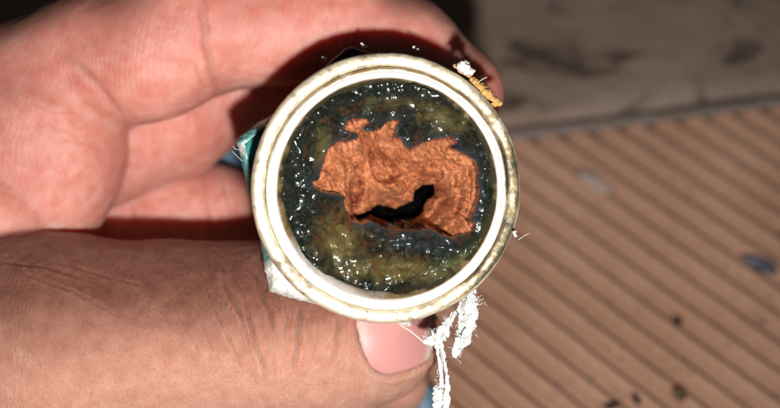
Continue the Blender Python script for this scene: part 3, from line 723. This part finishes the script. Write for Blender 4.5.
def hand_sdf(P, parts=False):
    P = P.astype(np.float32)
    thumb = chain(P, [(V(-330, 410, -2.6), 2.0), (V(-120, 345, -1.6), 1.68), (V(50, 346, -1.55), 1.45), (V(175, 340, -1.85), 1.28), (V(268, 336, -1.93), 1.22), (V(330, 338, -1.95), 1.02), (V(381, 340, -1.95), 0.83)], 0.5)
    index = chain(P, [(V(5, 112, -2.8), 1.28), (V(98, 62, -2.5), 0.98), (V(205, 22, -2.3), 0.98), (V(335, 22, -2.35), 0.82), (V(400, 52, -2.35), 0.76), (V(455, 92, -2.35), 0.70)], 0.35)
    index = smin(index, ell(P, V(154, 64, -1.95), (1.0, 0.80, 0.75), 0.3), 0.35)
    index = smin(index, ell(P, V(270, 30, -2.05), (0.80, 0.72, 0.62), 0.0), 0.3)
    mid = chain(P, [(V(30, 165, -3.6), 1.15), (V(100, 140, -3.5), 0.98), (V(172, 118, -3.5), 0.90), (V(218, 88, -3.8), 0.84), (V(330, 72, -4.1), 0.76), (V(430, 110, -4.1), 0.66)], 0.3)
    ring = chain(P, [(V(30, 225, -4.6), 1.1), (V(110, 218, -4.55), 0.88), (V(160, 214, -4.45), 0.84), (V(207, 216, -4.6), 0.83), (V(300, 232, -5.4), 0.72), (V(390, 290, -5.0), 0.62)], 0.25)
    pinky = chain(P, [(V(0, 300, -5.2), 1.0), (V(110, 300, -5.4), 0.78), (V(210, 310, -5.4), 0.72), (V(300, 340, -5.2), 0.62), (V(396, 382, -4.2), 0.52)], 0.3)
    palm = ell(P, V(38, 152, -2.45), (1.28, 1.62, 1.18), -0.15)
    palm = smin(palm, rcone(P, V(-110, 190, -3.6), V(20, 190, -3.7), 1.8, 1.35), 0.5)
    back = rcone(P, V(-340, 330, -4.2), V(-60, 230, -4.0), 2.2, 2.0)
    web = ell(P, V(-12, 220, -2.15), (1.12, 1.02, 1.15), 0.35)
    web = smin(web, rcone(P, V(-160, 300, -3.0), V(-30, 262, -2.8), 1.7, 1.1), 0.4)
    d = smin(palm, index, 0.14)
    d = smin(d, mid, 0.06); d = smin(d, ring, 0.06); d = smin(d, pinky, 0.06)
    d = smin(d, back, 0.6); d = smin(d, web, 0.05)
    d2 = smin(d, thumb, 0.10)
    # where the flesh is pressed against the fitting
    q = (P - PC.astype(np.float32)) @ PR.astype(np.float32)
    rad = np.hypot(q[:, 0], q[:, 1])
    cyl = np.maximum(rad - 1.67, np.maximum(-1.86 - q[:, 2], q[:, 2] - 0.1))
    cyl2 = np.maximum(rad - 1.36, np.maximum(-4.45 - q[:, 2], q[:, 2] - 0.1))
    cut = np.minimum(cyl, cyl2)
    kk = 0.10; a = d2; b = -cut
    h = np.maximum(kk - np.abs(a - b), 0)/kk
    out = np.maximum(a, b) + h*h*kk*0.25
    if parts: return out, thumb, d
    return out

def surface_nets(F, origin, h):
    s = F < 0
    nx, ny, nz = F.shape
    acc = np.zeros((nx-1, ny-1, nz-1), np.int8)
    for i in (0, 1):
        for j in (0, 1):
            for k in (0, 1): acc += s[i:nx-1+i, j:ny-1+j, k:nz-1+k]
    cells = np.argwhere((acc > 0) & (acc < 8))
    vid = np.full(acc.shape, -1, np.int32); vid[tuple(cells.T)] = np.arange(len(cells))
    sump = np.zeros((len(cells), 3)); cnt = np.zeros(len(cells))
    cor = [(i, j, k) for i in (0, 1) for j in (0, 1) for k in (0, 1)]
    for a in cor:
        for ax in range(3):
            if a[ax]: continue
            b = list(a); b[ax] = 1
            fa = F[cells[:, 0]+a[0], cells[:, 1]+a[1], cells[:, 2]+a[2]]; fb = F[cells[:, 0]+b[0], cells[:, 1]+b[1], cells[:, 2]+b[2]]
            m = (fa < 0) != (fb < 0); t = np.where(m, fa/(fa-fb+1e-12), 0)
            p = cells + np.array(a); p = p.astype(float); p[:, ax] += t
            sump[m] += p[m]; cnt[m] += 1
    V_ = origin + h*sump/cnt[:, None]
    quads = []
    for ax in range(3):
        sl0 = [slice(1, -1)]*3; sl1 = [slice(1, -1)]*3; sl0[ax] = slice(0, -1); sl1[ax] = slice(1, None)
        A = s[tuple(sl0)]; B = s[tuple(sl1)]
        e = np.argwhere(A != B); flip = A[tuple(e.T)]
        base = e + 1; base[:, ax] -= 1
        u, v = (ax+1) % 3, (ax+2) % 3
        def vi(du, dv):
            c = base.copy(); c[:, u] -= du; c[:, v] -= dv; return vid[tuple(c.T)]
        q = np.stack([vi(1, 1), vi(0, 1), vi(0, 0), vi(1, 0)], 1)
        q[~flip] = q[~flip][:, ::-1]
        quads.append(q)
    return V_, np.concatenate(quads)

# creases and raised folds: outline in the photograph, half-width cm, depth cm (negative = raised), only where seen in front
CREASES = [
 # thumb joint wrinkles
 ([(220,258),(225,287),(236,308),(246,322)], .022, .030), ([(251,268),(262,291),(271,313),(274,331)], .022, .032),
 ([(246,300),(250,318),(255,339),(261,362),(267,386)], .020, .034), ([(303,300),(301,318),(299,337),(295,356),(291,374)], .024, .036),
 ([(338,312),(338,330),(335,350),(328,366)], .022, .024), ([(285,300),(287,320),(283,340)], .014, .014), ([(232,285),(240,310),(246,335),(250,352)], .014, .016),
 ([(209,300),(222,326),(234,352),(243,378)], .014, .018), ([(188,292),(200,322),(215,352),(226,380)], .012, .013), ([(170,300),(186,330),(204,362)], .011, .012),
 ([(318,318),(317,340),(312,362)], .012, .012), ([(262,262),(272,283),(281,300)], .016, .02), ([(150,296),(168,322),(186,350)], .010, .010),
 ([(196,262),(206,290),(214,304)], .012, .012), ([(60,262),(100,275),(150,288)], .012, .010), ([(20,272),(70,290),(120,318)], .012, .012),
 ([(0,262),(50,268),(90,280)], .014, .012), ([(0,300),(40,312),(70,330)], .012, .009), ([(0,240),(40,252),(86,258)], .014, .014),
 # index finger and palm creases
 ([(202,-20),(203,20),(208,52),(214,74),(222,96)], .055, .036), ([(196,60),(200,78),(206,92)], .03, .015),
 ([(330,-20),(333,14),(336,40),(338,60)], .03, .012),
 
  ([(52,44),(76,64),(98,88),(114,108),(128,126)], .055, .035), ([(128,126),(150,124),(170,118)], .03, .02), ([(40,120),(70,132),(92,150)], .02, .008), ([(20,100),(60,112),(86,112)], .018, .006), ([(85,225),(105,205),(118,190)], .016, .014),
 
 # ring finger lines
 ([(205,168),(207,190),(209,215),(212,240)], .035, .022), ([(222,170),(226,190),(232,215)], .025, .02), ([(130,190),(132,215),(132,245)], .035, .018),
 ([(150,200),(175,194),(196,186)], .02, .012), ([(145,148),(165,140),(190,126)], .014, .008),
]

def build_hand():
    h = 0.03
    lo = np.array([-12.6, -4.9, -7.2]); hi = np.array([1.7, 3.4, -0.2])
    N = np.ceil((hi-lo)/h).astype(int) + 1
    B = 16; N = ((N-1)//B + 1)*B + 1
    xs = [lo[i] + h*np.arange(N[i]) for i in range(3)]
    F = np.ones(tuple(N), np.float32)
    nb = (N-1)//B
    bc = np.stack(np.meshgrid(*[lo[i] + h*B*(np.arange(nb[i])+0.5) for i in range(3)], indexing='ij'), -1).reshape(-1, 3)
    d = hand_sdf(bc); R = h*B*0.87 + 0.12
    bi = np.stack(np.meshgrid(*[np.arange(n_) for n_ in nb], indexing='ij'), -1).reshape(-1, 3)
    og = np.stack(np.meshgrid(*[np.arange(B+1)]*3, indexing='ij'), -1).reshape(-1, 3)
    for (i, j, k), dd in zip(bi, d):
        if abs(dd) > R*1.3:
            if dd < 0: F[i*B:(i+1)*B+1, j*B:(j+1)*B+1, k*B:(k+1)*B+1] = -1
    act = bi[np.abs(d) <= R*1.3]
    for c in range(0, len(act), 40):
        blk = act[c:c+40]
        gi = (blk[:, None, :]*B + og[None]).reshape(-1, 3)
        val = hand_sdf(lo + h*gi)
        F[gi[:, 0], gi[:, 1], gi[:, 2]] = val
    F[0] = F[-1] = 1; F[:, 0] = 1; F[:, -1] = 1; F[:, :, 0] = 1; F[:, :, -1] = 1
    P, Q = surface_nets(F, lo, h)
    # keep one connected surface; refine onto the exact level set and get normals
    def grad(P):
        e = 0.02; g = np.zeros_like(P)
        for a in range(3):
            dp = np.zeros(3); dp[a] = e
            g[:, a] = hand_sdf(P+dp) - hand_sdf(P-dp)
        return g/(np.linalg.norm(g, axis=1)[:, None] + 1e-9)
    val, th, rest = hand_sdf(P, True)
    Nn = grad(P)
    inner = (P > lo + 2*h).all(1) & (P < hi - 2*h).all(1)
    P = P - Nn*np.where(inner, np.clip(val, -h, h), 0)[:, None]
    px, py = to_px(P)
    front = Nn[:, 2] > 0.05
    dorsal = 1 / (1 + np.exp(np.clip((th - rest)/0.05, -20, 20)))
    dcol = np.maximum(dorsal, 0.9*sstep(0.15, 0.85, Nn[:, 1] + 0.1*fbm(P[:, 0]*2, P[:, 1]*2, 0, 3, 89))*(th - rest > 0.1)*(py < 120))  # back-of-finger skin, widened to paint light falloff on the upper edge
    dcol = np.maximum(dcol, ((py > 365) & (px > 300)).astype(float))  # fingertip below the thumb also takes the back tone, to be darker
    disp = 0.030*fbm(P[:, 0]*1.3, P[:, 1]*1.6, P[:, 2]*1.6, 3, 81)
    disp += 0.007*fbm(P[:, 0]*6, P[:, 1]*6, P[:, 2]*6, 3, 82)
    # slanting fine folds on the back of the thumb
    a = P[:, 0]*math.cos(0.55) + P[:, 1]*math.sin(0.55)*0.9; b_ = -P[:, 0]*math.sin(0.55) + P[:, 1]*math.cos(0.55)
    fold = 1 - np.abs(fbm(a*5.5, b_*1.1, P[:, 2]*0.6, 4, 83, 0.6))*2
    a2 = P[:, 0]*math.cos(-0.6) + P[:, 1]*math.sin(-0.6); b2 = -P[:, 0]*math.sin(-0.6) + P[:, 1]*math.cos(-0.6)
    fold2 = 1 - np.abs(fbm(a2*6.5, b2*1.4, P[:, 2]*0.6, 3, 84, 0.6))*2
    disp += dorsal*(0.009*fold + 0.006*fold2 + 0.004*vnoise(P[:, 0]*16, P[:, 1]*16, P[:, 2]*16, 85))*sstep(370, 310, px)
    cr_attr = np.zeros(len(P))
    for pts, w_, dep in CREASES:
        pts = np.array(pts, float); best = np.full(len(P), 1e9); side = np.zeros(len(P)); along = np.zeros(len(P))
        m = front & (px > pts[:, 0].min()-30) & (px < pts[:, 0].max()+30) & (py > pts[:, 1].min()-30) & (py < pts[:, 1].max()+30)
        if pts[:, 1].mean() < 255: m &= (th - rest > -0.02)
        else: m &= dorsal > 0.3
        x, y = px[m], py[m]; bb = np.full(len(x), 1e9); sdn = np.zeros(len(x)); al = np.zeros(len(x)); n_ = len(pts)-1
        x = x + 1.8*vnoise(y/16, y*0, 0, int(pts[0, 0]+900)); w_ = w_*(1.45 if pts[:, 1].mean() > 255 else 1.0)
        for i in range(n_):
            e = pts[i+1]-pts[i]; t = np.clip(((x-pts[i, 0])*e[0] + (y-pts[i, 1])*e[1])/(e@e), 0, 1)
            ddx = x-pts[i, 0]-t*e[0]; ddy = y-pts[i, 1]-t*e[1]; dd = np.hypot(ddx, ddy)
            u = dd < bb; bb[u] = dd[u]; sdn[u] = np.sign(e[0]*ddy - e[1]*ddx)[u]; al[u] = ((i+t)/n_)[u]
        sc_ = (FOCUS - P[m][:, 2])/F_PX; q = bb*sc_*sdn
        fade = np.minimum(1, np.minimum(al, 1-al)*5 + 0.05)
        if pts[:, 1].mean() > 255: dep = dep*1.45
        kd = 1.0 if pts[:, 1].mean() > 255 else 0.25
        g = -dep*np.exp(-(q/w_)**2) + kd*(0.65*dep*np.exp(-((q - 2.0*w_)/(1.4*w_))**2) + 0.4*dep*np.exp(-((q + 2.2*w_)/(1.6*w_))**2))
        disp[m] += g*fade
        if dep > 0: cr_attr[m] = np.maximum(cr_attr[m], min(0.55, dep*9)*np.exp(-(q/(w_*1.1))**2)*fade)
    # nail bed: flesh raised round the nail
    nsd = poly_sd(NAIL, px, py)
    m = front & (dorsal > 0.4) & (nsd < 30)
    disp[m] += 0.035*np.exp(-((nsd[m]-5)/4.0)**2) - 0.045*sstep(1.0, -3, nsd[m])
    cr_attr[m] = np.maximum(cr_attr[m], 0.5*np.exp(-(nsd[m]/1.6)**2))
    sel = m & (nsd < 8) & (py > 322)
    def basis(a, b): a = a/100; b = b/100; return np.stack([a*0+1, a, b, a*a, b*b, a*b], -1)
    co, *_ = np.linalg.lstsq(basis(px[sel], py[sel]), P[sel][:, 2], rcond=None)
    disp *= inner
    P = P + Nn*disp[:, None]
    un = m & (nsd < 0)
    P[un, 2] = np.minimum(P[un, 2], basis(px[un], py[un]) @ co - 0.03)
    base = V(-120, 352, -2.6)
    t = thing('hand', 'left hand gripping the metal fitting between thumb and curled fingers', 'hand', VM @ Matrix.Translation(Vector(base)))
    obj('hand_skin', mesh('hand_skin', P - base, Q, mat_skin(), attrs={'dorsal': dcol, 'side': sstep(0.68, -0.25, Nn[:, 1] + 0.12*fbm(P[:, 0]*2, P[:, 1]*2, 0, 4, 88)), 'crease_shade': cr_attr}), t)  # 'side' carries the thumb's painted shading, by surface direction
    # thumbnail
    nu = 90
    gx = np.linspace(352, 442, nu); gy = np.linspace(284, 380, nu)
    GX, GY = np.meshgrid(gx, gy, indexing='ij')
    Gz = basis(GX, GY) @ co
    ns = poly_sd(NAIL, GX, GY)
    Gz = Gz + 0.012 - 0.05*sstep(-3, 1.5, ns)
    s_ = (FOCUS-Gz)/F_PX
    pts = np.stack([(GX-390)*s_, (204-GY)*s_, Gz], -1).reshape(-1, 3)
    keep = ns < 2.0; idx = np.arange(nu*nu).reshape(nu, nu)
    q = keep[:-1, :-1] & keep[1:, :-1] & keep[1:, 1:] & keep[:-1, 1:]
    f = np.stack([idx[:-1, :-1][q], idx[:-1, 1:][q], idx[1:, 1:][q], idx[1:, :-1][q]], 1)
    used = np.unique(f); rm = np.zeros(nu*nu, int); rm[used] = np.arange(len(used))
    edge = sstep(424, 434, GX + 0.12*(GY-340)) .ravel()[used]
    moon = (np.exp(-(np.maximum(GX - 362, 0)/7)**2)*np.exp(-((GY - 332)/26)**2)*0.7).ravel()[used]
    grime = (0.8*sstep(-2.2, 0.2, ns + 0.8*vnoise(GX/4, GY/4, 0, 5))).ravel()[used]
    me = mesh('thumbnail', pts[used] - base, rm[f], mat_nail(), attrs={'edge': edge, 'moon': moon, 'grime': grime})
    o = obj('thumbnail', me, t); so = o.modifiers.new('thickness', 'SOLIDIFY'); so.thickness = 0.03; so.offset = -1

NAIL = [(356,310),(355,324),(358.5,340),(363.5,356),(370.5,368),(380,374),(391,375.5),(409,371),(422.6,365),(431,358),(434.5,346),(435,332),(432,312),(425,298),(405,290),(380,290),(362,298)]

build_floor()
build_board()
build_fitting()
build_lever()
build_hand()
build_tape()
build_litter()
build_grit()
